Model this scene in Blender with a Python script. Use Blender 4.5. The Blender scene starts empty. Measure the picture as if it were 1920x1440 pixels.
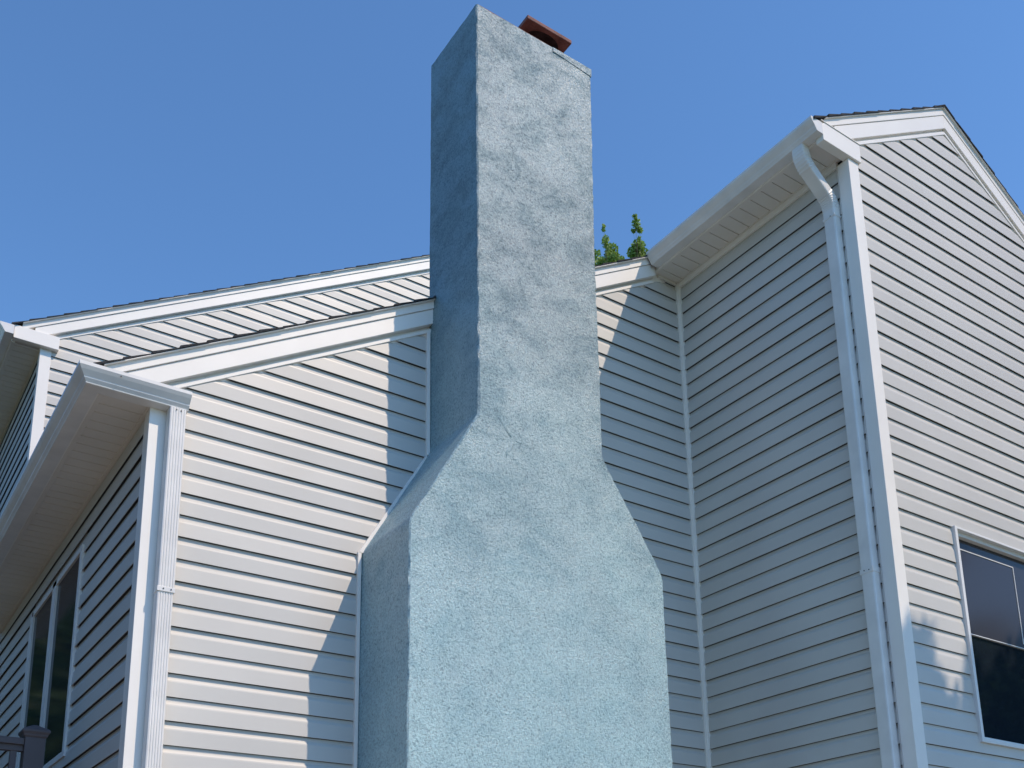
import bpy, bmesh, math, random
from mathutils import Vector, Matrix, noise
random.seed(11)
S = bpy.context.scene
COL = S.collection
K = 1.2          # metres per layout unit
CZ = 1.6         # camera height above the lawn

# ------------------------------------------------------------------ camera
cam_d = bpy.data.cameras.new('camera')
cam = bpy.data.objects.new('camera', cam_d); COL.objects.link(cam); S.camera = cam
cam_d.sensor_fit = 'HORIZONTAL'; cam_d.sensor_width = 36
cam_d.lens = 1990.6 / 1920 * 36
cam_d.shift_y = 597.1 / 1920
cam_d.clip_start = 0.05; cam_d.clip_end = 3000
yaw, pit, rol = 0.60394758, 0.25354529, -0.01714198
fwd = Vector((math.sin(yaw)*math.cos(pit), math.cos(yaw)*math.cos(pit), math.sin(pit)))
rt0 = Vector((math.cos(yaw), -math.sin(yaw), 0)); up0 = rt0.cross(fwd)
rt = math.cos(rol)*rt0 + math.sin(rol)*up0; up = -math.sin(rol)*rt0 + math.cos(rol)*up0
M = Matrix((rt, up, -fwd)).transposed().to_4x4(); M.translation = Vector((0, 0, CZ))
cam.matrix_world = M

# ------------------------------------------------------------------ sky and sun
sun_dir = Vector((0.262, -0.485, 0.668)).normalized()
elev = math.asin(sun_dir.z); azim = math.atan2(sun_dir.x, sun_dir.y)
W = bpy.data.worlds.new('World'); S.world = W; W.use_nodes = True
nt = W.node_tree; nt.nodes.clear()
sky = nt.nodes.new('ShaderNodeTexSky'); sky.sky_type = 'NISHITA'; sky.sun_disc = False
sky.sun_elevation = elev; sky.sun_rotation = azim
sky.altitude = 900; sky.air_density = 1.1; sky.dust_density = 0.05; sky.ozone_density = 2.6
bg = nt.nodes.new('ShaderNodeBackground'); bg.inputs[1].default_value = 0.15
out = nt.nodes.new('ShaderNodeOutputWorld')
tint = nt.nodes.new('ShaderNodeMix'); tint.data_type = 'RGBA'; tint.blend_type = 'MULTIPLY'; tint.inputs[0].default_value = 1
tint.inputs[7].default_value = (0.86, 1.165, 1.39, 1)     # the camera's cool white balance
nt.links.new(sky.outputs[0], tint.inputs[6]); nt.links.new(tint.outputs[2], bg.inputs[0]); nt.links.new(bg.outputs[0], out.inputs[0])
sl = bpy.data.lights.new('sun', 'SUN'); sl.energy = 3.4; sl.angle = math.radians(0.53); sl.color = (1.0, 0.82, 0.635)
so = bpy.data.objects.new('sun', sl); COL.objects.link(so)
so.rotation_euler = sun_dir.to_track_quat('Z', 'Y').to_euler(); so.location = (10, -15, 30)
S.view_settings.view_transform = 'Standard'; S.view_settings.look = 'None'
S.view_settings.exposure = 0.06; S.view_settings.gamma = 1

# ------------------------------------------------------------------ materials
def mat(name, base, rough=0.5, spec=0.5, var=0.0, vscale=3.0, bump=0.0, bscale=60.0, metal=0.0, dirt=None):
    m = bpy.data.materials.new(name); m.use_nodes = True
    t = m.node_tree; b = t.nodes['Principled BSDF']
    b.inputs['Roughness'].default_value = rough; b.inputs['Metallic'].default_value = metal
    b.inputs['Specular IOR Level'].default_value = spec
    b.inputs['Base Color'].default_value = (*base, 1)
    tc = t.nodes.new('ShaderNodeTexCoord')
    if var > 0:
        n = t.nodes.new('ShaderNodeTexNoise'); n.inputs['Scale'].default_value = vscale; n.inputs['Detail'].default_value = 6
        t.links.new(tc.outputs['Object'], n.inputs['Vector'])
        r = t.nodes.new('ShaderNodeValToRGB'); r.color_ramp.elements[0].position = 0.3; r.color_ramp.elements[1].position = 0.7
        r.color_ramp.elements[0].color = (*[c*(1-var) for c in base], 1); r.color_ramp.elements[1].color = (*[min(1, c*(1+var)) for c in base], 1)
        t.links.new(n.outputs['Fac'], r.inputs['Fac']); t.links.new(r.outputs['Color'], b.inputs['Base Color'])
    if bump > 0:
        n2 = t.nodes.new('ShaderNodeTexNoise'); n2.inputs['Scale'].default_value = bscale; n2.inputs['Detail'].default_value = 4
        t.links.new(tc.outputs['Object'], n2.inputs['Vector'])
        bp = t.nodes.new('ShaderNodeBump'); bp.inputs['Strength'].default_value = bump; bp.inputs['Distance'].default_value = 0.01
        t.links.new(n2.outputs['Fac'], bp.inputs['Height']); t.links.new(bp.outputs['Normal'], b.inputs['Normal'])
    return m

M_SID = mat('vinyl_siding', (0.595, 0.575, 0.535), 0.42, 0.4, var=0.05, vscale=1.7, bump=0.015, bscale=12)
M_LAP = mat('lap_slot_shade', (0.10, 0.10, 0.105), 0.8, 0.2)  # shadow under each lap, painted as a dark slot colour
M_TRIM = mat('white_vinyl_trim', (0.89, 0.85, 0.79), 0.35, 0.45, var=0.03, vscale=3, bump=0.04, bscale=8)
M_GUT = mat('white_painted_aluminium', (0.78, 0.76, 0.73), 0.3, 0.5, var=0.08, vscale=6, bump=0.08, bscale=7)
M_SOF = mat('cream_soffit_vinyl', (0.77, 0.72, 0.65), 0.45, 0.4, var=0.04, vscale=3)
M_GROOVE = mat('soffit_groove_shadow_gap', (0.42, 0.42, 0.41), 0.7, 0.2)
M_SHIN = mat('asphalt_shingle', (0.045, 0.047, 0.052), 0.9, 0.2, var=0.4, vscale=40, bump=0.6, bscale=220)
M_GLASS = mat('dark_window_glass', (0.012, 0.018, 0.026), 0.03, 0.6, bump=0.03, bscale=5)
M_GLASS2 = mat('screened_window_glass', (0.048, 0.046, 0.052), 0.12, 0.22)
M_GLASS3 = mat('side_window_glass', (0.008, 0.020, 0.034), 0.08, 0.08)
M_VINYLF = mat('white_vinyl_window_frame', (0.78,0.77,0.75), 0.35, 0.5)
M_CLAY = mat('red_clay_tile', (0.235, 0.115, 0.10), 0.8, 0.25, var=0.3, vscale=9, bump=0.4, bscale=60)
M_SOOT = mat('soot', (0.045, 0.033, 0.033), 0.9, 0.1, var=0.5, vscale=20)
M_DECK = mat('brown_composite_rail', (0.115, 0.095, 0.100), 0.55, 0.35, var=0.12, vscale=5, bump=0.1, bscale=60)
M_SCREW = mat('dark_screw_head', (0.05, 0.05, 0.055), 0.5, 0.5)
M_BARK = mat('tree_bark', (0.13, 0.10, 0.075), 0.9, 0.2, var=0.35, vscale=6, bump=0.8, bscale=20)

def stucco():
    m = bpy.data.materials.new('painted_stucco'); m.use_nodes = True
    t = m.node_tree; L = t.links; b = t.nodes['Principled BSDF']
    tc = t.nodes.new('ShaderNodeTexCoord')
    def nz(scale, detail=6, rough=0.6, dist=0.0, vec=None):
        n = t.nodes.new('ShaderNodeTexNoise'); n.inputs['Scale'].default_value = scale
        n.inputs['Detail'].default_value = detail; n.inputs['Roughness'].default_value = rough; n.inputs['Distortion'].default_value = dist
        L.new(vec or tc.outputs['Object'], n.inputs['Vector']); return n.outputs['Fac']
    def ramp(fac, stops):
        r = t.nodes.new('ShaderNodeValToRGB'); e = r.color_ramp.elements
        while len(e) < len(stops): e.new(0.5)
        for i, (p, c) in enumerate(stops): e[i].position = p; e[i].color = (*c, 1)
        L.new(fac, r.inputs['Fac']); return r.outputs['Color']
    def mix(f, a, c, mode='MIX'):
        x = t.nodes.new('ShaderNodeMix'); x.data_type = 'RGBA'; x.blend_type = mode
        if isinstance(f, float): x.inputs[0].default_value = f
        else: L.new(f, x.inputs[0])
        for s, v in ((6, a), (7, c)):
            if isinstance(v, tuple): x.inputs[s].default_value = (*v, 1)
            else: L.new(v, x.inputs[s])
        return x.outputs[2]
    mp = t.nodes.new('ShaderNodeMapping'); mp.inputs['Rotation'].default_value = (0.6, 0.4, 0.7); L.new(tc.outputs['Object'], mp.inputs[0])
    V = mp.outputs[0]
    big = nz(1.3, 5, 0.55, 0.6, V); midn = nz(5.5, 8, 0.72, 1.0, V); fine = nz(76, 5, 0.75, 0.4, V); grit = nz(150, 3, 0.7, 0.3, V)
    # teal paint of varying gloss; base colour darkened upwards to offset the sun's sheen
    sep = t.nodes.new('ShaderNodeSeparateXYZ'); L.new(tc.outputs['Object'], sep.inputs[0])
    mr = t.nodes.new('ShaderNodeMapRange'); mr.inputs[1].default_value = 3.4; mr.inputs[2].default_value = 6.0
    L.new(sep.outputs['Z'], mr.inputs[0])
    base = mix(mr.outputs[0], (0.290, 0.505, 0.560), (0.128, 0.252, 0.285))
    patch = ramp(big, [(0.34, (0.84, 0.85, 0.87)), (0.50, (0.97, 0.97, 0.98)), (0.66, (1.08, 1.06, 1.05))])
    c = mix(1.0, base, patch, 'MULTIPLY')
    sp = ramp(fine, [(0.38, (0.42, 0.48, 0.54)), (0.47, (0.94, 0.96, 0.97)), (0.62, (1.30, 1.25, 1.22))])
    c = mix(0.9, c, mix(1.0, c, sp, 'MULTIPLY'))
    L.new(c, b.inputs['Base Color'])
    st = t.nodes.new('ShaderNodeMapping'); st.inputs['Rotation'].default_value = (0.0, 0.65, 0.0); st.inputs['Scale'].default_value = (1.0, 1.0, 1.45); L.new(tc.outputs['Object'], st.inputs[0])
    streak = nz(3.6, 9, 0.76, 0.5, st.outputs[0])
    gl = t.nodes.new('ShaderNodeMath'); gl.operation = 'MULTIPLY_ADD'; gl.inputs[1].default_value = 0.45; L.new(fine, gl.inputs[0]); 
    sc = t.nodes.new('ShaderNodeMath'); sc.operation = 'MULTIPLY'; sc.inputs[1].default_value = 0.60; L.new(streak, sc.inputs[0]); L.new(sc.outputs[0], gl.inputs[2])
    rr = t.nodes.new('ShaderNodeMapRange'); rr.inputs[1].default_value = 0.45; rr.inputs[2].default_value = 0.60; rr.inputs[3].default_value = 0.84; rr.inputs[4].default_value = 0.30
    sm_ = ramp(streak, [(0.36, (0.80, 0.82, 0.85)), (0.50, (0.97, 0.975, 0.98)), (0.62, (1.14, 1.11, 1.09))])
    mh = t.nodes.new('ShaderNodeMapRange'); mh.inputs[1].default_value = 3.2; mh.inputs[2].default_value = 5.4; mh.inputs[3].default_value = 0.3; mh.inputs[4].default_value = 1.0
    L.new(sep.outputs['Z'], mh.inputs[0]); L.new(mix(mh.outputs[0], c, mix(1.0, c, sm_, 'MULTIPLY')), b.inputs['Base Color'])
    L.new(gl.outputs[0], rr.inputs[0]); L.new(rr.outputs[0], b.inputs['Roughness'])
    b.inputs['Specular IOR Level'].default_value = 0.5; b.inputs['IOR'].default_value = 2.45
    b1 = t.nodes.new('ShaderNodeBump'); b1.inputs['Strength'].default_value = 0.7; b1.inputs['Distance'].default_value = 0.012
    L.new(fine, b1.inputs['Height'])
    b2 = t.nodes.new('ShaderNodeBump'); b2.inputs['Strength'].default_value = 0.6; b2.inputs['Distance'].default_value = 0.004
    L.new(grit, b2.inputs['Height']); L.new(b1.outputs[0], b2.inputs['Normal'])
    b3 = t.nodes.new('ShaderNodeBump'); b3.inputs['Strength'].default_value = 0.2; b3.inputs['Distance'].default_value = 0.015
    L.new(midn, b3.inputs['Height']); L.new(b2.outputs[0], b3.inputs['Normal'])
    L.new(b3.outputs[0], b.inputs['Normal'])
    return m
M_STUC = stucco()

def leafmat(name, a, c):
    m = bpy.data.materials.new(name); m.use_nodes = True
    t = m.node_tree; b = t.nodes['Principled BSDF']
    tc = t.nodes.new('ShaderNodeTexCoord'); n = t.nodes.new('ShaderNodeTexNoise'); n.inputs['Scale'].default_value = 2.2; n.inputs['Detail'].default_value = 8
    t.links.new(tc.outputs['Object'], n.inputs['Vector'])
    r = t.nodes.new('ShaderNodeValToRGB'); r.color_ramp.elements[0].position = 0.35; r.color_ramp.elements[1].position = 0.65
    r.color_ramp.elements[0].color = (*a, 1); r.color_ramp.elements[1].color = (*c, 1)
    t.links.new(n.outputs['Fac'], r.inputs['Fac']); t.links.new(r.outputs['Color'], b.inputs['Base Color'])
    b.inputs['Roughness'].default_value = 0.5
    tr = t.nodes.new('ShaderNodeBsdfTranslucent'); t.links.new(r.outputs['Color'], tr.inputs['Color'])
    mx = t.nodes.new('ShaderNodeMixShader'); mx.inputs[0].default_value = 0.35
    o = t.nodes['Material Output']
    t.links.new(b.outputs[0], mx.inputs[1]); t.links.new(tr.outputs[0], mx.inputs[2]); t.links.new(mx.outputs[0], o.inputs['Surface'])
    return m
M_LEAF = leafmat('bright_green_leaves', (0.16, 0.27, 0.04), (0.36, 0.48, 0.11))
M_LEAFD = leafmat('dark_green_leaves', (0.03, 0.06, 0.015), (0.06, 0.11, 0.025))

# ------------------------------------------------------------------ builders
def w(p): return Vector((p[0]*K, p[1]*K, p[2]*K + CZ))

class MB:
    """collects geometry in layout units; build() links it as ONE mesh object"""
    def __init__(s): s.bm = bmesh.new()
    def face(s, pts): s.bm.faces.new([s.bm.verts.new(w(p)) for p in pts])
    def grid(s, rows, closed=False):
        vs = [[s.bm.verts.new(w(p)) for p in r] for r in rows]
        for i in range(len(vs)-1):
            n = len(vs[i])
            for j in range(n if closed else n-1):
                s.bm.faces.new((vs[i][j], vs[i][(j+1) % n], vs[i+1][(j+1) % n], vs[i+1][j]))
        return vs
    def box(s, x0, x1, y0, y1, z0, z1):
        s.prism([(x0, z0), (x1, z0), (x1, z1), (x0, z1)], y0, y1)
    def prism(s, prof, y0, y1, axis='y'):
        """profile polygon extruded along an axis; axis y: (x,z), axis x: (y,z), axis z: (x,y)"""
        def P(a, b, t): return {'y': (a, t, b), 'x': (t, a, b), 'z': (a, b, t)}[axis]
        f = [s.bm.verts.new(w(P(a, b, y0))) for a, b in prof]; g = [s.bm.verts.new(w(P(a, b, y1))) for a, b in prof]
        n = len(prof); s.bm.faces.new(f); s.bm.faces.new(g[::-1])
        for i in range(n): s.bm.faces.new((f[i], g[i], g[(i+1) % n], f[(i+1) % n]))
    def clip(s, co, no):
        geom = s.bm.verts[:] + s.bm.edges[:] + s.bm.faces[:]
        bmesh.ops.bisect_plane(s.bm, geom=geom, plane_co=w(co), plane_no=Vector(no), clear_outer=True)
    def build(s, name, m, parent=None, bevel=0, smooth=False, solid=0, label=None):
        bmesh.ops.recalc_face_normals(s.bm, faces=s.bm.faces[:])
        me = bpy.data.meshes.new(name); s.bm.to_mesh(me); s.bm.free()
        if smooth:
            for p in me.polygons: p.use_smooth = True
        me.materials.append(m)
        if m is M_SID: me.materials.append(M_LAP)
        o = bpy.data.objects.new(name, me); COL.objects.link(o)
        if parent: o.parent = parent
        if solid: 
            md = o.modifiers.new('sheet', 'SOLIDIFY'); md.thickness = solid; md.offset = 0
        if bevel:
            md = o.modifiers.new('edge', 'BEVEL'); md.width = bevel; md.segments = 2; md.limit_method = 'ANGLE'; md.angle_limit = math.radians(40)
        if label: o['label'] = label
        return o

def empty(name, label, cat, group=None, loc=(0, 0, 0)):
    o = bpy.data.objects.new(name, None); COL.objects.link(o); o.empty_display_size = 0.3
    o['label'] = label; o['category'] = cat
    if group: o['group'] = group
    return o

def add_siding(mb, axis, pos, sgn, u0, u1, zlo, zhi, z0, h, seams=(), seed=0, dp=1.0):
    """Dutch-lap vinyl courses. axis 'x': wall runs along x at y=pos, faces sgn*y; axis 'y': runs along y at x=pos, faces sgn*x.
       seams: list of (course index, u) where a panel end laps over its neighbour"""
    k0 = math.floor((zlo - z0)/h); k1 = math.ceil((zhi - z0)/h)
    for k in range(k0, k1):
        cuts = [u for kk, u in seams if kk == k and u0 < u < u1]
        edges = [u0] + sorted(cuts) + [u1]
        for i in range(len(edges)-1):
            a, b = edges[i], edges[i+1]
            if i < len(edges)-2: b += 0.02
            lift = 0.0016*(len(edges)-2-i)
            zc = z0 + k*h; oh = (0.0135 if k % 2 else 0.0112)*dp
            prof = [(0.030, -0.0008), (0.030, oh-0.0028), (0.0, oh-0.0026), (0.0, oh-0.0004), (0.0008, oh), (0.064, 0.0098*dp), (0.070, 0.0088*dp), (0.077, 0.0052*dp), (0.0835, 0.0012), (h-0.001, 0.0), (h+0.0299, 0.0)]
            pts = []
            for dz, v in prof:
                z = zc + dz
                pts.append((z, v))
            # clip profile vertically
            out = []
            for q in range(len(pts)):
                z, v = pts[q]
                if q and (pts[q-1][0] < zlo) != (z < zlo) and abs(z-pts[q-1][0]) > 1e-9:
                    f = (zlo-pts[q-1][0])/(z-pts[q-1][0]); out.append((zlo, pts[q-1][1]+f*(v-pts[q-1][1])))
                if q and (pts[q-1][0] > zhi) != (z > zhi) and abs(z-pts[q-1][0]) > 1e-9:
                    f = (zhi-pts[q-1][0])/(z-pts[q-1][0]); out.append((zhi, pts[q-1][1]+f*(v-pts[q-1][1])))
                if zlo <= z <= zhi: out.append((z, v))
            if len(out) < 2: continue
            n = max(1, int((b-a)/0.22)); rows = []
            for j in range(n+1):
                u = a + (b-a)*j/n; row = []
                wv = noise.noise(Vector((u*1.7+seed, zc*2.3, 3.1)))*0.0016
                wz = noise.noise(Vector((u*0.9+seed, zc*4.1, 8.7)))*0.0012
                for z, v in out:
                    vv = v + (wv if v > 0.004 else wv*0.3) + lift
                    zz = z + (wz if zlo+0.003 < z < zhi-0.003 else 0)
                    row.append((u, pos+sgn*vv, zz) if axis == 'x' else (pos+sgn*vv, u, zz))
                rows.append(row)
            nf = len(mb.bm.faces); mb.grid(rows)
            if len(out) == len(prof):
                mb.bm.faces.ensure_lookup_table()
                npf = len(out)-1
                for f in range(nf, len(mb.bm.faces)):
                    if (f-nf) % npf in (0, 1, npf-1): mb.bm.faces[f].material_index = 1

# ------------------------------------------------------------------ geometry constants
YW, YB, YF = 4.30, 2.954, 7.97       # wing wall, bump-out face, far gable wall
XS, XR, XFAR = 1.088, 4.332, 1.161   # wing side wall, bump-out side wall, far block corner
SL = 0.583; XRIDGE = 5.33; ZR = 5.158
def zroof(x): return ZR - SL*abs(XRIDGE - x)
ZFR = 7.421
def zfar(x): return ZFR - SL*abs(XRIDGE - x)
no_l = Vector((-SL, 0, 1)).normalized(); no_r = Vector((SL, 0, 1)).normalized()

# ground
g = MB(); g.face([(-400, -400, 0), (400, -400, 0), (400, 400, 0), (-400, 400, 0)])
for v in g.bm.verts: v.co.z = 0
M_GR = mat('lawn', (0.075, 0.115, 0.035), 0.9, 0.2, var=0.35, vscale=0.8, bump=0.6, bscale=30)
go = g.build('ground', M_GR); go['kind'] = 'structure'
g = MB(); g.face([(-9, -5, 0), (9, -5, 0), (9, 9.6, 0), (-9, 9.6, 0)])  # unseen pale paving, added to bounce sunlight up to the soffits
for v in g.bm.verts: v.co.z = 0.004
M_PAT = mat('pale_bounce_paving', (0.29, 0.27, 0.235), 0.85, 0.2, var=0.15, vscale=1.5, bump=0.3, bscale=50)
po = g.build('added_bounce_paving', M_PAT); po['kind'] = 'structure'
ZG = -CZ/K

# ------------------------------------------------------------------ the house
H = empty('house', 'two-gabled house clad in pale grey lap siding with white trim and a blue-grey stucco chimney', 'house')
H.location = (3.0, 5.16, 0)
bpy.context.view_layer.update()
def keep(o):     # children are built in world coordinates
    o.matrix_parent_inverse = H.matrix_world.inverted() if o.parent is H else o.parent.matrix_world.inverted()
    return o
_b = MB.build
def build(self, name, m, parent=None, **k):
    o = _b(self, name, m, parent, **k)
    if parent is H: o.matrix_parent_inverse = Matrix.Translation((-3.0, -5.16, 0))
    return o
MB.build = build

# walls -------------------------------------------------
m = MB()   # front wall of the low wing and main block, left of the bump-out
add_siding(m, 'x', YW, -1, XS, XR, ZG, 4.75, 0.944, 0.1019, seed=1)
m.clip((XRIDGE, YW, ZR-0.185), no_l)
m.build('wall', M_SID, H, label='sunlit front siding wall behind the chimney')
m = MB(); add_siding(m, 'x', YW, -1, 6.33, 9.572, ZG, 4.75, 0.944, 0.1019, seed=2); m.clip((XRIDGE, YW, ZR-0.185), no_r)
m.build('wall', M_SID, H)
# bump-out face with window hole
WX0, WX1, WZ0, WZ1 = 4.866, 5.796, 1.098, 2.262
m = MB(); hB, zB = 0.10111, 0.9429
sm = [(26, 5.005), (27, 4.985)]
for (a, b, lo, hi) in ((XR, WX0, ZG, 2.262), (WX1, 6.328, ZG, 2.262), (WX0, WX1, ZG, WZ0), (XR, 6.328, 2.262, 5.05)):
    add_siding(m, 'x', YB, -1, a, b, lo, hi, zB, hB, seams=[(33, 5.045), (32, 5.04), (19, 5.025), (12, 5.9)], seed=5, dp=0.74)
m.clip((XRIDGE, YB, ZR-0.185), no_l); m.clip((XRIDGE, YB, ZR-0.185), no_r)
m.build('wall', M_SID, H, label='sunlit gable wall of the projecting bay at right')
m = MB(); add_siding(m, 'y', XR, -1, YB+0.0632, YW, ZG, 4.335, 0.944, 0.1019, seed=9)
m.build('wall', M_SID, H, label='shaded side wall of the projecting bay')
m = MB(); add_siding(m, 'y', 6.328, 1, YB, YW, ZG, 4.335, 0.944, 0.1019, seed=10); m.build('wall', M_SID, H)
# wing side wall with twin-window hole
V0, V1, VZ0, VZ1 = 5.395, 6.69, 1.078, 2.185
m = MB(); hS, zS = 0.1013, 0.925
for (a, b, lo, hi) in ((YW, V0, ZG, 2.44), (V1, YF, ZG, 2.44), (V0, V1, ZG, VZ0), (V0, V1, VZ1, 2.44)):
    add_siding(m, 'y', XS, -1, a, b, lo, hi, zS, hS, seed=14)
m.build('wall', M_SID, H, label='shaded side wall of the low wing')
# far gable
m = MB(); add_siding(m, 'x', YF, -1, XFAR, 9.5, 2.2, 7.3, 4.095-0.1017*18, 0.1017, seams=[(33, 2.965), (32, 2.967), (37, 3.576), (36, 3.578)], seed=20)
m.clip((XRIDGE, YF, ZFR-0.185), no_l); m.clip((XRIDGE, YF, ZFR-0.185), no_r)
m.build('wall', M_SID, H, label='upper gable wall behind the wing roof')
m = MB(); add_siding(m, 'y', XFAR, -1, YF, 14, ZG, 4.74, 4.095-0.1017*60, 0.1017, seed=22)
m.build('wall', M_SID, H, label='shaded side wall of the rear block')
m = MB(); m.box(1.18, 9.44, 13.9, 14, ZG, 4.7); m.build('wall', M_SID, H)
m = MB(); m.box(9.45, 9.55, 4.33, 14, ZG, 2.6); m.build('wall', M_SID, H)

# roofs -------------------------------------------------
def roof(name, planes):
    m = MB()
    for (xe, xr, zr, ya, yb, step) in planes:      # eave x, ridge x, z at ridge, y from..to
        sg = 1 if xr > xe else -1
        m.prism([(xe, zr-SL*abs(xr-xe)-0.006), (xr, zr-0.006), (xr, zr-0.026), (xe, zr-SL*abs(xr-xe)-0.026)], ya+0.05, yb)
        n = int(abs(xr-xe)/step)+1
        for i in range(n):
            xa = xe + sg*step*i; xb = min(xa+step*1.05, xr) if sg > 0 else max(xa-step*1.05, xr)
            if abs(xb-xa) < 0.01: continue
            za = zr-SL*abs(xr-xa); zb = zr-SL*abs(xr-xb)
            j = random.uniform(-0.004, 0.004); t = random.uniform(0.004, 0.009)
            m.prism([(xa-0.004*sg, za+t), (xb, zb-0.001), (xb, zb-0.006), (xa-0.004*sg, za-0.006)], ya+j, yb)
    return m.build(name, M_SHIN, H)
R1 = roof('roof', [(0.82, XRIDGE, ZR-0.008, YW-0.067, YF, 0.118), (9.84, XRIDGE, ZR-0.008, YW-0.067, YF, 0.118)])
R2 = roof('roof', [(4.035, XRIDGE, ZR, YB-0.040, YW-0.068, 0.118), (6.625, XRIDGE, ZR, YB-0.040, YW-0.068, 0.118)])
R3 = roof('roof', [(0.925, XRIDGE, ZFR-0.010, YF-0.080, 14.2, 0.118), (9.735, XRIDGE, ZFR-0.010, YF-0.080, 14.2, 0.118)])
m = MB()
for yy in [YB-0.042+0.2*i for i in range(7)]:
    m.prism([(XRIDGE-0.09, ZR-SL*0.09+0.006), (XRIDGE, ZR+0.010), (XRIDGE+0.09, ZR-SL*0.09+0.006), (XRIDGE+0.09, ZR-SL*0.09+0.001), (XRIDGE, ZR+0.004), (XRIDGE-0.09, ZR-SL*0.09+0.001)], yy, yy+0.199)
m.build('ridge_shingles', M_SHIN, H)

# rake trim ---------------------------------------------
def rake(xa, xb, zf0, yw, ft, ff, fc, sh=0.0, dr=0.022):
    zf = lambda x: zf0(x)-sh
    """drip trim, fascia board and J channel following the roof line zf(x), on the wall at y=yw"""
    sg = 1
    def band(name, d0, d1, f, b, mt, bev=0.002, xa2=None, xb2=None, wob=0):
        m = MB(); a = xa if xa2 is None else xa2; c = xb if xb2 is None else xb2
        n = max(1, int(abs(c-a)/0.5)); rows = []
        for i in range(n+1):
            x = a+(c-a)*i/n; q = noise.noise(Vector((x*1.3, yw*3, d0*50)))*wob
            rows.append([(x, yw-f+q, zf(x)-d0), (x, yw-f+q, zf(x)-d1), (x, yw-b, zf(x)-d1), (x, yw-b, zf(x)-d0)])
        vs = m.grid(rows, closed=True)
        m.bm.faces.new(vs[0]); m.bm.faces.new(vs[-1][::-1])
        m.build(name, mt, H, bevel=bev)
    band('drip_edge', 0.0065, 0.0095, ft+dr, 0.0, M_TRIM, 0)
    band('rake_trim', 0.0095, 0.054, ft, 0.0, M_TRIM, wob=0.002)
    band('rake_fascia', 0.056, 0.150-sh, ff, 0.0, M_TRIM, wob=0.002, xa2=xa+(0.09 if xa < XRIDGE else 0))
    band('rake_channel', 0.166-sh, 0.171-sh, fc, 0.0, M_TRIM, 0.001, xa2=xa+(0.19 if xa < XRIDGE else 0))
    band('rake_channel', 0.171-sh, 0.190-sh, fc+0.003, 0.0, M_TRIM, 0.001, xa2=xa+(0.19 if xa < XRIDGE else 0))
rake(0.862, 4.105, zroof, YW, 0.045, 0.038, 0.013, 0.008, 0.018)
rake(4.13, XRIDGE-0.0005, zroof, YB, 0.024, 0.020, 0.009, 0.0, 0.012); rake(XRIDGE+0.0005, 6.55, zroof, YB, 0.024, 0.020, 0.009, 0.0, 0.012)
rake(1.0, XRIDGE-0.0005, zfar, YF, 0.054, 0.046, 0.014, 0.010); rake(XRIDGE+0.0005, 9.6, zfar, YF, 0.054, 0.046, 0.014, 0.010)
for (a, b, zf, y) in ((1.06, 1.309, zroof, YW), (1.17, 1.289, zfar, YF), (1.31, 4.33, zroof, YW), (4.35, XRIDGE, zroof, YB), (XRIDGE, 6.3, zroof, YB), (1.29, XRIDGE, zfar, YF), (XRIDGE, 9.4, zfar, YF)):
    m = MB(); m.prism([(a, zf(a)-0.02), (b, zf(b)-0.02), (b, zf(b)-0.2), (a, zf(a)-0.2)] if b-a > 0.5 else [(a, zf(a)-0.02), (b, zf(b)-0.02), (b, zf(b)-0.168), (a, zf(a)-0.168)], y-0.001, y+0.06); m.build('rake_backing', M_TRIM, H)

# boxed eave ends -----------------------------------------
m = MB(); m.prism([(4.100, 4.300), (4.412, 4.300), (4.412, 4.418), (4.118, 4.418), (4.100, 4.395)], YB-0.030, YB+0.02)
m.build('eave_box', M_TRIM, H, bevel=0.003)
m = MB(); m.box(4.092, 4.412, YB-0.034, YB-0.018, 4.418, 4.4225); m.build('eave_box_cap', M_TRIM, H)
m = MB(); m.prism([(0.945, 4.742), (1.268, 4.742), (1.268, 4.852), (0.945, 4.852)], YF-0.06, YF+0.02); m.build('eave_box', M_TRIM, H, bevel=0.003)

# soffits and fascias -------------------------------------
def soffit(x0, x1, y0, y1, z, rib, axis_lines='x', first=None):
    m = MB(); 
    n = int((y1-y0)/rib); f0 = y0 + (first or 0.02)
    ys = [y0] ; 
    y = f0
    prof = [(y0, z)]
    while y < y1-0.02:
        prof += [(y-0.0035, z), (y-0.002, z+0.007), (y+0.002, z+0.007), (y+0.0035, z)]; y += rib
    prof += [(y1, z)]
    top = [(y1, z+0.02), (y0, z+0.02)]
    a = [m.bm.verts.new(w((x0+0.016, p[0], p[1]))) for p in prof]; b = [m.bm.verts.new(w((x1-0.016, p[0], p[1]))) for p in prof]
    for i in range(len(a)-1): m.bm.faces.new((a[i], a[i+1], b[i+1], b[i]))
    o = m.build('soffit', M_SOF, H)
    m = MB(); m.box(x0-0.001, x0+0.020, y0, y1, z-0.005, z+0.012); m.box(x1-0.022, x1-0.001, y0, y1, z-0.006, z+0.012)
    m.build('soffit_trim', M_SOF, H, bevel=0.0015)
    m = MB(); m.box(x0, x1, y0, y1, z+0.013, z+0.02); m.build('eave_board', M_GROOVE, H)
soffit(4.118, XR-0.001, YB-0.004, YW-0.002, 4.333, 0.083, first=0.040)
m = MB(); m.box(XR-0.0185, XR-0.001, YB+0.062, YW-0.026, 4.296, 4.3265); m.build('soffit_trim', M_TRIM, H, bevel=0.001)
soffit(0.862, XS-0.001, YW-0.006, YF-0.01, 2.430, 0.0828, first=0.085)
soffit(0.945, XFAR-0.001, YF-0.004, 14.0, 4.735, 0.083, first=0.04)
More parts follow.
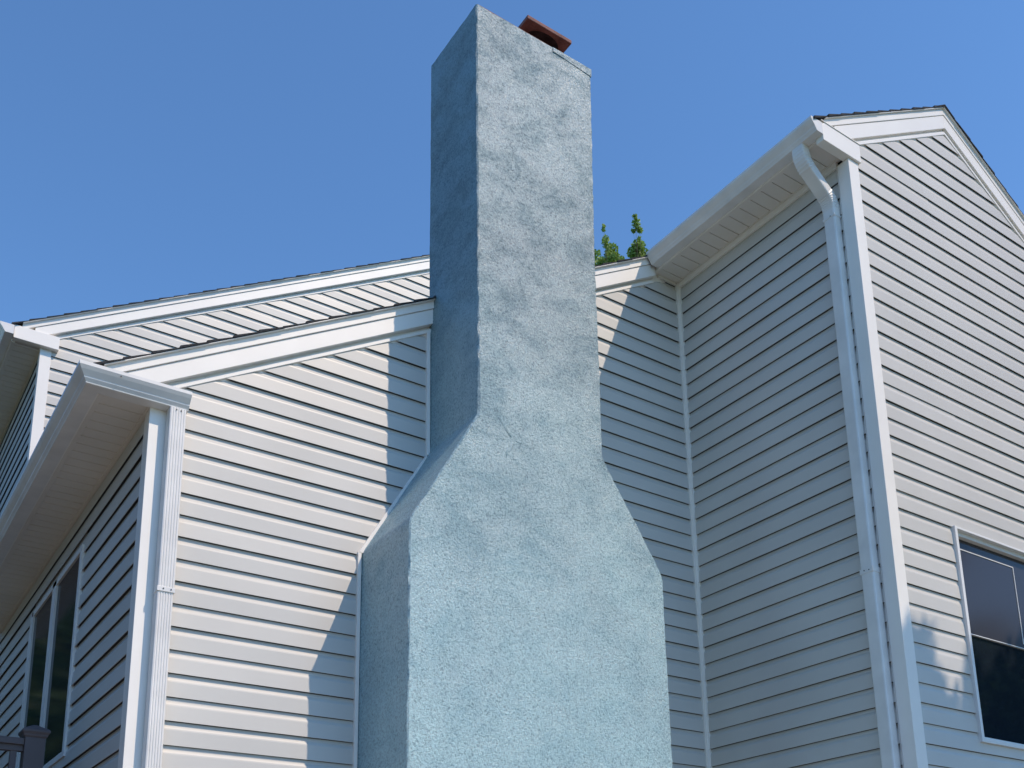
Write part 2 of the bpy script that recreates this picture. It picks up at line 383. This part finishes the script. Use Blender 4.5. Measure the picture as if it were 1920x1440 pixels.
for bb in ((4.110, 4.117, YB-0.004, YW-0.03, 4.330, 4.43), (0.853, 0.861, YW-0.006, YF, 2.425, 2.53), (0.936, 0.944, YF-0.02, 14, 4.73, 4.85), (0.863, 1.215, YW-0.010, YW+0.02, 2.431, 2.50)):
    m = MB(); m.box(*bb); m.build('eave_fascia', M_TRIM, H)

# gutters ---------------------------------------------------
KP = [(0.000, 0.074), (0.000, 0.000), (0.057, 0.000), (0.0605, 0.0015), (0.0615, 0.0060), (0.0635, 0.0085), (0.0715, 0.0190), (0.0725, 0.0240), (0.0750, 0.0275), (0.0900, 0.0460), (0.0985, 0.0600), (0.0985, 0.0740), (0.0900, 0.0745), (0.0900, 0.0690)]
def gutter(path, outs, z, caps, sag=0):
    m = MB(); rows = []
    for (x, y), (ox, oy) in zip(path, outs):
        rows.append([(x+ox*a, y+oy*a, z+b) for a, b in KP])
    m.grid(rows)
    for i in caps:
        (x, y), (ox, oy) = path[i], outs[i]
        pr = [(x+ox*a, y+oy*a, z+b) for a, b in KP[:12]]
        m.face(pr)
    return m.build('gutter', M_GUT, H, solid=0.0024)
ny = 7
pth = [(4.112, YB-0.028+(YW-0.058-(YB-0.028))*i/ny) for i in range(ny+1)]
gR = gutter(pth, [(-1, 0)]*(ny+1), 4.336, [0])
gL = gutter([(0.854, 7.93), (0.854, 6.6), (0.854, 5.4), (0.854, YW-0.012), (1.222, YW-0.012)], [(-1, 0), (-1, 0), (-1, 0), (-1, -1), (0, -1)], 2.424, [4])
gF = gutter([(0.938, YF-0.10), (0.938, 10), (0.938, 14.1)], [(-1, 0)]*3, 4.745, [0])
# mitre strip and hanger screws on the wing gutter corner
m = MB(); mx, my = 0.854, YW-0.012
for i in range(2, 9):
    pass
m.box(0.92, 0.925, my-0.0985, my-0.0965, 2.452+0.022, 2.452+0.026)
m.build('rivet', M_SCREW, H)

# downspouts ------------------------------------------------
def sweep_rect(name, pts, hw, hd, mt, side, parent, ribs=(), grooves=None):
    """rectangular pipe along pts; side = unit vector across the pipe"""
    m = MB(); rows = []; side = Vector(side)
    for i, p in enumerate(pts):
        p = Vector(p); a = Vector(pts[max(i-1, 0)]); b = Vector(pts[min(i+1, len(pts)-1)])
        t = (b-a).normalized(); n = t.cross(side).normalized()
        s = 1.0 + (0.07 if i in ribs else 0)
        r = 0.009; row = []
        if grooves is None:
            corners = [(hw-r, hd), (hw-r*0.3, hd-r*0.3), (hw, hd-r), (hw, -hd+r), (hw-r*0.3, -hd+r*0.3), (hw-r, -hd), (-hw+r, -hd), (-hw+r*0.3, -hd+r*0.3), (-hw, -hd+r), (-hw, hd-r), (-hw+r*0.3, hd-r*0.3), (-hw+r, hd)]
        else:
            corners = grooves
        for u, v in corners: row.append(tuple(p + side*u*s + n*v*s))
        rows.append(row)
    vs = m.grid(rows, closed=True); m.bm.faces.new(vs[0]); m.bm.faces.new(vs[-1][::-1])
    return m.build(name, mt, parent, smooth=False, bevel=0.001)
def fluted(hw, hd, faces='front'):
    r = 0.007; c = [(-hw, hd-r), (-hw+r*0.3, hd-r*0.3), (-hw+r, hd)]
    k = 5; span = 2*hw-2*r
    front = []
    for i in range(k):
        x = -hw + r + span*(i+0.5)/k
        front += [(x-0.0026, hd), (x-0.0012, hd-0.0028), (x+0.0012, hd-0.0028), (x+0.0026, hd)]
    back = [(hw-r, hd), (hw-r*0.3, hd-r*0.3), (hw, hd-r), (hw, -hd), (-hw, -hd)]
    return c + front + back
# right one: drops from the gutter and swings back to the bay's side wall
xc, yc = 4.296, 3.066
path = [(4.083, yc, 4.340), (4.083, yc, 4.318)]
for t in range(0, 15):
    a = math.radians(51/14*t); path.append((4.083+0.12*(1-math.cos(a)), yc, 4.318-0.12*math.sin(a)-0.002))
x, z = path[-1][0], path[-1][2]; dx, dz = math.sin(math.radians(51)), -math.cos(math.radians(51))
Ltot = (xc-0.12*(1-math.cos(math.radians(51)))-x)/dx; 
for t in (0.5, 1.0): path.append((x+dx*Ltot*t, yc, z+dz*Ltot*t))
x, z = path[-1][0], path[-1][2]
for t in range(1, 15):
    a = math.radians(51-51/14*t); a0 = math.radians(51)
    path.append((x+0.12*(math.cos(a)-math.cos(a0)), yc, z-0.12*(math.sin(a0)-math.sin(a))))
path.append((xc, yc, path[-1][2]-0.05))
zend = path[-1][2]
D1 = sweep_rect('downspout', [(xc, yc, zend+0.01), (xc, yc, 1.9), (xc, yc, ZG+0.1)], 0.037, 0.028, M_GUT, (0, 1, 0), H)
EB = sweep_rect('elbow', path, 0.038, 0.0295, M_GUT, (0, 1, 0), H, ribs=(3, 5, 7, 9, 11, 13, 15, 19, 21, 23, 25, 27, 29, 31))
m = MB(); m.box(xc-0.0305, xc+0.031, yc-0.0395, yc+0.0395, 1.914, 1.942); m.build('downspout_joint', M_GUT, H, bevel=0.002)
m = MB(); m.box(xc-0.0305, xc+0.031, yc-0.0395, yc+0.0395, zend-0.004, zend+0.012); m.build('downspout_joint', M_GUT, H, bevel=0.002)
def dots(pts, axis, parent=H):
    for p in pts:
        m = MB(); q = 0.0032
        n = 8
        ring = [(math.cos(2*math.pi*i/n)*q, math.sin(2*math.pi*i/n)*q) for i in range(n)]
        if axis == 'x': m.prism([(p[1]+a, p[2]+b) for a, b in ring], p[0]-0.002, p[0]+0.001, 'x')
        else: m.prism([(p[0]+a, p[2]+b) for a, b in ring], p[1]-0.002, p[1]+0.001, 'y')
        m.build('screw', M_SCREW, parent)
dots([(xc-0.0305, yc-0.016, 1.927), (xc-0.0305, yc+0.012, 1.930), (xc-0.0295, yc-0.012, zend+0.003)], 'x')
# left one on the wing corner
xl, yl = 1.178, 4.248
gr = [(-a, b) for a, b in fluted(0.036, 0.026)][::-1]
D2 = sweep_rect('downspout', [(xl, yl, 2.424), (xl, yl, 1.578)], 0.036, 0.026, M_GUT, (1, 0, 0), H, grooves=fluted(0.036, 0.026))
D2b = sweep_rect('downspout', [(xl-0.001, yl+0.001, 1.578), (xl-0.001, yl+0.001, 0.2), (xl-0.001, yl+0.001, ZG+0.1)], 0.034, 0.0245, M_GUT, (1, 0, 0), H, grooves=fluted(0.034, 0.0245))
m = MB(); m.box(xl-0.0375, xl+0.0375, yl-0.0275, yl+0.027, 1.574, 1.596); m.build('downspout_joint', M_GUT, H, bevel=0.002)
dots([(xl-0.012, yl-0.0275, 1.586), (xl+0.020, yl-0.0275, 1.586), (xl-0.008, yl-0.026, 2.412), (xl+0.012, yl-0.026, 2.412)], 'y')

# corner posts ----------------------------------------------
def post(prof, z0, z1, label=None):
    m = MB(); m.prism(prof, z0, z1, 'z'); return m.build('corner_post', M_TRIM, H, bevel=0.002)
t = 0.017
post([(XS-0.015, YW-t), (XS+0.062, YW-t), (XS+0.062, YW+0.01), (XS+0.01, YW+0.01), (XS+0.01, YW+0.062), (XS-0.015, YW+0.062)], ZG, 2.424)
post([(XR-t, YB-t), (XR+0.066, YB-t), (XR+0.066, YB+0.01), (XR+0.02, YB+0.01), (XR+0.02, YB+0.058), (XR-t, YB+0.058)], ZG, 4.298)
m = MB(); m.box(4.150, XR-0.034, YW-0.016, YW-0.001, 4.314, 4.332); m.build('soffit_trim', M_SOF, H)
post([(6.328+t, YB-t), (6.328-0.062, YB-t), (6.328-0.062, YB+0.01), (6.32, YB+0.01), (6.32, YB+0.062), (6.328+t, YB+0.062)], ZG, 4.33)
post([(XFAR-t, YF-t), (XFAR+0.064, YF-t), (XFAR+0.064, YF+0.01), (XFAR+0.01, YF+0.01), (XFAR+0.01, YF+0.06), (XFAR-t, YF+0.06)], 2.4, 4.742)
post([(XR-0.025, YW-0.025), (XR-0.025, YW-0.001), (XR-0.001, YW-0.001), (XR-0.001, YW-0.025)], ZG, 4.325)
for bb in ((XR-0.030, XR-0.0255, YW-0.0175, YW-0.001), (XR-0.0175, XR-0.001, YW-0.030, YW-0.0255), (XR-0.0165, XR-0.001, YB+0.0605, YB+0.063)):
    m = MB(); m.box(*bb, ZG, 4.318); m.build('corner_channel', M_TRIM, H)
# J channels beside the chimney
m = MB(); m.box(2.452, 2.472, YW-0.020, YW, 2.575, 3.30); m.box(3.262, 3.275, YW-0.018, YW, 2.6, 3.9)
m.prism([(2.452, 2.585), (2.475, 2.585), (2.105, 1.97), (2.082, 1.97)], YW-0.020, YW); m.box(2.080, 2.098, YW-0.020, YW, ZG, 1.975)
m.build('wall_channel', M_TRIM, H, bevel=0.0015)

# ------------------------------------------------------------------ windows
def window_front():
    X0, X1, Z0, Z1, y = WX0, WX1, WZ0, WZ1, YB
    m = MB(); f = 0.020
    m.box(X0-0.002, X0+f, y-0.024, y+0.03, Z0, Z1); m.box(X1-f, X1+0.002, y-0.024, y+0.03, Z0, Z1)
    m.box(X0+f, X1-f, y-0.022, y+0.03, Z1-0.012, Z1); m.box(X0+f, X1-f, y-0.024, y+0.03, Z0, Z0+f)
    a, b = f, f+0.017
    m.box(X0+a, X0+b, y-0.010, y+0.05, Z0+a, Z1-0.012); m.box(X1-b, X1-a, y-0.010, y+0.05, Z0+a, Z1-0.012)
    m.box(X0+b, X1-b, y+0.004, y+0.05, Z1-0.034, Z1-0.012); m.box(X0+b, X1-b, y-0.010, y+0.05, Z0+a, Z0+a+0.012)
    wd = m.build('window', M_VINYLF, H, bevel=0.0015, label='dark double-hung window in the gable wall of the bay')
    m = MB(); m.box(X0+b, X1-b, y+0.030, y+0.034, 1.692, Z1-0.030); m.build('pane', M_GLASS2, wd)
    m = MB(); m.box(X0+b, X1-b, y+0.040, y+0.044, Z0+a+0.01, 1.700); m.build('pane', M_GLASS, wd)
    m = MB(); m.box(X0+b, X1-b, y+0.0280, y+0.045, 1.692, 1.697); m.build('meeting_rail', M_VINYLF, wd, bevel=0.001)
    m = MB(); m.box(X0+b, 5.470, y+0.0265, y+0.0300, 2.166, 2.171); m.box(5.465, 5.470, y+0.0265, y+0.0300, 1.72, 2.166); m.build('pale_strip', M_VINYLF, wd)  # thin pale L-shaped strip in front of the upper pane
    return wd
window_front()
def window_side():
    x = XS; m = MB(); f = 0.038
    A, B, Z0, Z1 = V0, V1, VZ0, VZ1
    for (ya, yb2, za, zb) in ((A-0.002, A+f, Z0, Z1), (B-f-0.04, B+0.002, Z0, Z1), (5.985, 6.075, Z0, Z1), (A+f, B-f, Z1-0.032, Z1), (A+f, B-f, Z0, Z0+0.03)):
        m.box(x-0.020, x+0.04, ya, yb2, za, zb)
    wd = m.build('window', M_VINYLF, H, bevel=0.0015, label='twin dark window in the shaded side wall of the wing')
    for (ya, yb2) in ((A+f, 5.985), (6.075, B-f-0.04)):
        m = MB(); m.box(x-0.008, x-0.004, ya, yb2, Z0+0.03, Z1-0.032); m.build('pane', M_GLASS3, wd)
    return wd
window_side()

# ------------------------------------------------------------------ chimney
def chimney():
    m = MB(); zt = 5.045; zs = []
    z = ZG
    while z < zt-0.004: zs.append(z); z += 0.05 if z < 0.5 else 0.019
    zs.append(zt)
    def lerp(z, pts):
        if z <= pts[0][0]: return pts[0][1]
        for (a, va), (b, vb) in zip(pts, pts[1:]):
            if z <= b: return va+(vb-va)*(z-a)/(b-a)
        return pts[-1][1]
    def sm(z, pts):   # slightly rounded kinks, as troweled
        return (lerp(z-0.02, pts)+2*lerp(z, pts)+lerp(z+0.02, pts))/4
    PL = [(0, 2.100), (1.976, 2.104), (2.605, 2.474), (5.05, 2.484)]
    PR = [(0, 3.600), (2.005, 3.606), (2.585, 3.234), (3.9, 3.240), (5.05, 3.263)]
    PB = [(0, 4.302), (5.05, 4.302)]
    rows = []
    def seg(a, b, n, inc=True): return [(a[0]+(b[0]-a[0])*i/n, a[1]+(b[1]-a[1])*i/n) for i in range(n+1)]
    r = 0.007
    for z in zs:
        xl, xr, yf, yb = sm(z, PL), sm(z, PR), 3.822, 4.302
        ring = []
        ring += seg((xl+r, yf), (xr-r, yf), 62)
        ring += seg((xr, yf+r), (xr, yb), 26)
        ring += seg((xr-0.02, yb+0.002), (xl+0.02, yb+0.002), 6)
        ring += seg((xl, yb), (xl, yf+r), 26)
        ctr = Vector(((xl+xr)/2, (yf+yb)/2, z)); row = []
        for (x, y) in ring:
            p = Vector((x, y, z))
            d = noise.noise(p*2.1)*0.0045 + noise.noise(p*9.0+Vector((5, 1, 2)))*0.0022 + noise.noise(p*34.0)*0.0012
            edge = min(abs(x-xl), abs(xr-x)) < 0.012 and abs(y-yf) < 0.012
            if edge: d += noise.noise(p*60.0)*0.0045 + noise.noise(p*22.0)*0.003
            front = y < yf+0.006; left = x < xl+0.006; right = x > xr-0.006
            nrm = Vector(((-1 if left else 0)+(1 if right else 0), (-1 if front else 0), 0))
            if nrm.length: nrm.normalize()
            q = p + nrm*d
            row.append((q.x, q.y, z + (noise.noise(p*14.0)*0.003 if z == zt else 0)))
        rows.append(row)
    vs = m.grid(rows, closed=True)
    m.bm.faces.new(vs[-1])
    body = m.build('chimney', M_STUC, H, smooth=True, label='blue-grey stucco chimney with sloped shoulders rising past the roof')
    md = body.modifiers.new('edges', 'EDGE_SPLIT'); md.split_angle = math.radians(35)
    # clay crown, flue liner and cap
    m = MB(); m.box(2.500, 3.245, 3.832, 4.29, 5.02, 5.061); m.build('crown', M_CLAY, body, bevel=0.004)
    m = MB()
    for (a, b, c, d) in ((2.89, 3.16, 3.965, 3.985), (2.89, 3.16, 4.20, 4.22), (2.89, 2.91, 3.985, 4.20), (3.14, 3.16, 3.985, 4.20)):
        m.box(a, b, c, d, 5.06, 5.232)
    m.build('flue_liner', M_CLAY, body)
    m = MB(); m.box(2.868, 3.180, 3.883, 4.27, 5.234, 5.259); m.build('flue_cap', M_CLAY, body, bevel=0.004, label='reddish clay slab capping the flue')
    m = MB(); m.prism([(3.03+0.105*math.cos(i*math.pi/12), 3.965+0.055*math.sin(i*math.pi/12)) for i in range(24)], 5.2325, 5.2345, 'z')
    m.build('soot_stain', M_SOOT, body)
    for nm, pts, rad in (('trowel_ridge', [(2.555, 2.655), (2.60, 2.610), (2.64, 2.560), (2.665, 2.525)], 0.008), ('trowel_ridge', [(2.665, 2.525), (2.70, 2.520), (2.74, 2.515)], 0.006), ('trowel_ridge', [(2.664, 2.520), (2.662, 2.470), (2.650, 2.455)], 0.006), ('trowel_ridge', [(2.640, 2.500), (2.634, 2.455), (2.628, 2.415)], 0.006)):
        m = MB(); rows = []
        for i, (x, z) in enumerate(pts):
            k = 1.5*rad*(0.4 if i in (0, len(pts)-1) else 1)
            rows.append([(x+k*math.cos(a*math.pi/4), 3.8235+0.42*k*math.sin(a*math.pi/4), z+k*0.7*math.cos(a*math.pi/4)) for a in range(8)])
        vs = m.grid(rows, closed=True); m.bm.faces.new(vs[0]); m.bm.faces.new(vs[-1][::-1])
        m.build(nm, M_STUC, body, smooth=True)
    # thicker band of render under the top edge at the right
    m = MB(); m.prism([(2.99, 5.014), (3.262, 4.990), (3.264, 5.043), (2.99, 5.044)], 3.8165, 3.83); m.build('render_band', M_STUC, body, bevel=0.002)
    return body
chimney()

# ------------------------------------------------------------------ deck railing by the wing
def deck():
    D = empty('deck_railing', 'dark brown deck railing with capped square post beside the wing\'s twin window', 'railing')
    y = 5.06; top = 1.105; fl = 0.18
    def pst(x):
        m = MB(); m.box(x-0.042, x+0.042, y-0.042, y+0.042, ZG, top-0.012); o = m.build('post', M_DECK, D, bevel=0.002)
        m = MB()
        for (r, z) in (): pass
        rows = []
        for (r, z) in ((0.044, top-0.030), (0.049, top-0.024), (0.051, top-0.016), (0.058, top-0.006), (0.058, top+0.002), (0.050, top+0.010), (0.006, top+0.034), (0.001, top+0.034)):
            rows.append([(x-r, y-r, z), (x+r, y-r, z), (x+r, y+r, z), (x-r, y+r, z)])
        vs = m.grid(rows, closed=True); m.bm.faces.new(vs[0]); m.bm.faces.new(vs[-1][::-1])
        m.build('post_cap', M_DECK, o)
    for x in (0.872, -0.70): pst(x)
    m = MB(); m.box(-0.658, 0.829, y-0.030, y+0.030, 1.040, 1.070); m.box(-0.658, 0.829, y-0.016, y+0.016, 1.012, 1.040); m.build('top_rail', M_DECK, D, bevel=0.002)
    m = MB(); m.box(-0.658, 0.829, y-0.016, y+0.016, fl+0.07, fl+0.11); m.build('bottom_rail', M_DECK, D, bevel=0.002)
    x = 0.792
    while x > -0.64:
        m = MB(); m.box(x-0.013, x+0.013, y-0.013, y+0.013, fl+0.11, 1.012); m.build('baluster', M_DECK, D); x -= 0.104
    m = MB(); m.box(-0.75, 1.06, y-0.05, 7.6, fl-0.03, fl); m.box(-0.75, 1.06, y-0.052, y-0.02, fl-0.2, fl-0.031); m.build('deck_floor', M_DECK, D)
deck()

# ------------------------------------------------------------------ trees
def tree(label, base, top, blobs, leaf, lm, n_per, group=None, limbs=6, seed=1, name='tree'):
    rnd = random.Random(seed)
    T = empty(name, label, 'tree', group)
    base = Vector(base); top = Vector(top)
    m = MB(); bm = m.bm
    def tube(a, b, ra, rb):
        a, b = Vector(a), Vector(b); t = (b-a).normalized(); s = t.orthogonal().normalized(); q = t.cross(s); vs = []
        n = 5; prev = None
        for i in range(n+1):
            c = a.lerp(b, i/n) + (s*rnd.uniform(-1, 1)+q*rnd.uniform(-1, 1))*ra*0.35*(0 < i < n); r = ra+(rb-ra)*i/n
            ring = [bm.verts.new(c+(s*math.cos(k*math.pi/4)+q*math.sin(k*math.pi/4))*r) for k in range(8)]
            if prev:
                for k in range(8): bm.faces.new((prev[k], prev[(k+1) % 8], ring[(k+1) % 8], ring[k]))
            prev = ring
    hgt = (top-base).length
    tube(base, base.lerp(top, 0.85), hgt*0.02, hgt*0.002)
    rr_ = lambda q: q[0] if hasattr(q, '__len__') else q
    for (c, r) in blobs:
        c = Vector(c); f = max(0.3, min(0.85, (c.z-base.z)/hgt-0.15)); st = base.lerp(top, f*0.95)
        tube(st, c, min(hgt*0.005, rr_(r)*0.12), min(hgt*0.001, rr_(r)*0.03))
    m.build('trunk', M_BARK, T)
    m = MB(); bm = m.bm
    for (c, r) in blobs:
        c = Vector(c); rr = Vector(r) if hasattr(r, '__len__') else Vector((r, r, r))
        n = int(n_per*(rr.x*rr.y*rr.z)**(2/3))+14
        for i in range(n):
            d = Vector((rnd.gauss(0, 1), rnd.gauss(0, 1), rnd.gauss(0, 1))).normalized()*rnd.random()**0.4
            p = c+Vector((d.x*rr.x, d.y*rr.y, d.z*rr.z))
            p += Vector((noise.noise(p*1.3), noise.noise(p*1.3+Vector((9, 0, 0))), noise.noise(p*1.3+Vector((0, 9, 0)))))*rr.x*0.35
            a = Vector((rnd.gauss(0, 1), rnd.gauss(0, 1), rnd.gauss(0, 0.6))).normalized(); b = a.orthogonal().normalized()
            b = (Matrix.Rotation(rnd.uniform(0, 6.28), 3, a) @ b)
            cc = a.cross(b); L = leaf*rnd.uniform(0.6, 1.3)
            v = [bm.verts.new(q) for q in (p-b*L*0.5, p+cc*L*0.34-b*L*0.05+a*L*0.08, p+b*L*0.55, p-cc*L*0.34-b*L*0.05+a*L*0.08)]
            bm.faces.new((v[0], v[1], v[2])); bm.faces.new((v[0], v[2], v[3]))
    m.build('crown', lm, T)
    return T

def at(px, py, t):
    """world point at distance t (m) along a direction given by picture position (used only to lay out the far trees)"""
    x = (px-960)/1990.6; y = -(py-1317.1)/1990.6
    d = (rt*x+up*y+fwd).normalized(); return Vector((0, 0, CZ))+d*t
def tblobs(lst, t): return [(at(px, py, t+dt), (r*t/1990.6, r*t/1990.6*1.0, rz*t/1990.6)) for px, py, r, rz, dt in lst]
t = 27.0
la = tblobs([(1132, 428, 3, 9, 0), (1136, 452, 7, 13, 0), (1146, 468, 12, 14, .4), (1154, 486, 15, 14, 0), (1140, 500, 18, 18, .5), (1165, 505, 16, 16, .2), (1120, 484, 9, 18, 1.0), (1130, 492, 12, 12, 0.6), (1142, 478, 9, 12, 0.2), (1163, 492, 11, 11, 0.4), (1173, 500, 9, 10, 0.4), (1125, 520, 25, 25, 1.5), (1170, 540, 28, 26, 1),
             (1100, 560, 40, 40, 1), (1160, 600, 50, 45, 0), (1110, 650, 60, 50, 1), (1190, 680, 60, 50, 1), (1140, 740, 70, 50, 1)], t)
bt = at(1145, 1000, t+0.5); bt.z = 0
tree('leafy green tree with pointed tip just right of the chimney, beyond the roof', (at(1150, 700, t).x, at(1150, 700, t).y, 0), at(1138, 440, t), la, 0.075, M_LEAF, 8000, 'treetops beyond the roof', seed=3)
lb = tblobs([(1190, 407, 4, 5, 0), (1193, 420, 7, 9, 0), (1188, 432, 4, 4, 0), (1200, 431, 5, 5, 0), (1198, 447, 3, 5, 0), (1198, 462, 12, 10, 0), (1192, 476, 14, 12, 0), (1204, 476, 12, 12, .3), (1200, 495, 18, 16, 0), (1215, 520, 25, 25, .5),
             (1205, 560, 40, 36, .8), (1240, 600, 50, 45, 0), (1200, 660, 60, 50, 1), (1260, 700, 60, 50, 1)], 30.0)
tree('leafy green tree with a separate top sprig, nearest the eave of the bay', (at(1200, 700, 30).x, at(1200, 700, 30).y, 0), at(1195, 425, 30), lb, 0.08, M_LEAF, 8000, 'treetops beyond the roof', seed=4)
# trees behind the viewer: one throws the dappled shade low on the bay, the rest show in the window glass
def shade_pt(x, z, tt): return w((x, YB, z)) + sun_dir*tt
bl = []
for (x, z, r) in ((4.42, 1.38, 0.12), (4.30, 1.36, 0.12), (4.34, 1.22, 0.17), (4.30, 1.0, 0.2), (4.46, 1.02, 0.14), (4.93, 1.44, 0.11), (4.88, 1.36, 0.09), (4.89, 1.24, 0.12), (5.12, 1.1, 0.24), (4.90, 1.02, 0.16), (4.66, 0.90, 0.17), (4.40, 0.72, 0.25), (4.75, 0.6, 0.3), (5.15, 0.7, 0.35), (5.5, 1.2, 0.35), (5.6, 0.8, 0.45), (4.5, 0.2, 0.5), (5.3, 0.1, 0.7), (6.1, 0.5, 0.7), (4.9, -0.6, 0.8), (5.9, -0.7, 0.9), (6.8, -0.2, 0.8), (4.6, -1.4, 0.7)):
    bl.append((shade_pt(x, z, 7.5+random.uniform(-0.8, 0.8)*r*2), (r*K, r*K*1.6, r*K)))
c0 = shade_pt(5.3, -0.2, 7.5)
tree('tall leafy tree standing behind the viewpoint and shading the bay', (c0.x, c0.y, 0), (c0.x, c0.y, c0.z+0.8), bl, 0.13, M_LEAFD, 2600, seed=7)
def backdrop(x, y, h, wd, label, group, sd, n=18):
    rnd = random.Random(sd); b = []
    for k in range(n):
        f = k/(n-1); q = wd*(1-f)**0.7
        b.append(((x+rnd.uniform(-1, 1)*q, y+rnd.uniform(-1, 1)*q, h*(0.12+0.86*f)), (0.5+0.75*q, 0.5+0.75*q, 0.8+0.4*q)))
    tree(label, (x, y, 0), (x, y, h), b, 0.34, M_LEAFD, 420, group, seed=sd)
for i, (x, y, h, wd, lb_) in enumerate(((25.5, -8.0, 9.6, 2.2, 'dark tree across the lawn, shortest of the row'), (29, -9.6, 11.4, 2.4, 'dark tree across the lawn, with the widest crown of the row'), (28, -6.0, 10.4, 2.0, 'dark tree across the lawn, nearest the bay'),
        (24.5, -11.5, 10.2, 2.2, 'dark tree across the lawn, at the row\'s far end'), (34, -13.5, 13.5, 2.8, 'dark tree across the lawn, tallest of the row'))):
    backdrop(x, y, h, wd, lb_, 'trees across the lawn', 50+i)
for i, (x, y, h, wd, lb_) in enumerate(((-7.5, 3, 8.5, 2.0, 'added dark tree beyond the deck, opposite the chimney'), (-8.5, 9, 10.5, 2.4, 'added dark tree beyond the deck, second from the front'), (-5.5, 15, 11.5, 2.6, 'added dark tree beyond the deck, in line with the twin window'),
        (-2.5, 21, 12.5, 2.8, 'added dark tree beyond the deck, farthest along the house'), (-9.5, 17, 12.0, 2.8, 'added dark tree beyond the deck, set back from its row'), (-10, -4, 9.0, 2.4, 'added dark tree beyond the deck, nearest the viewer'))):
    backdrop(x, y, h, wd, lb_, 'unseen trees added beyond the deck', 70+i)  # out-of-view trees added to block sky light and darken the twin window
bpy.context.view_layer.update()
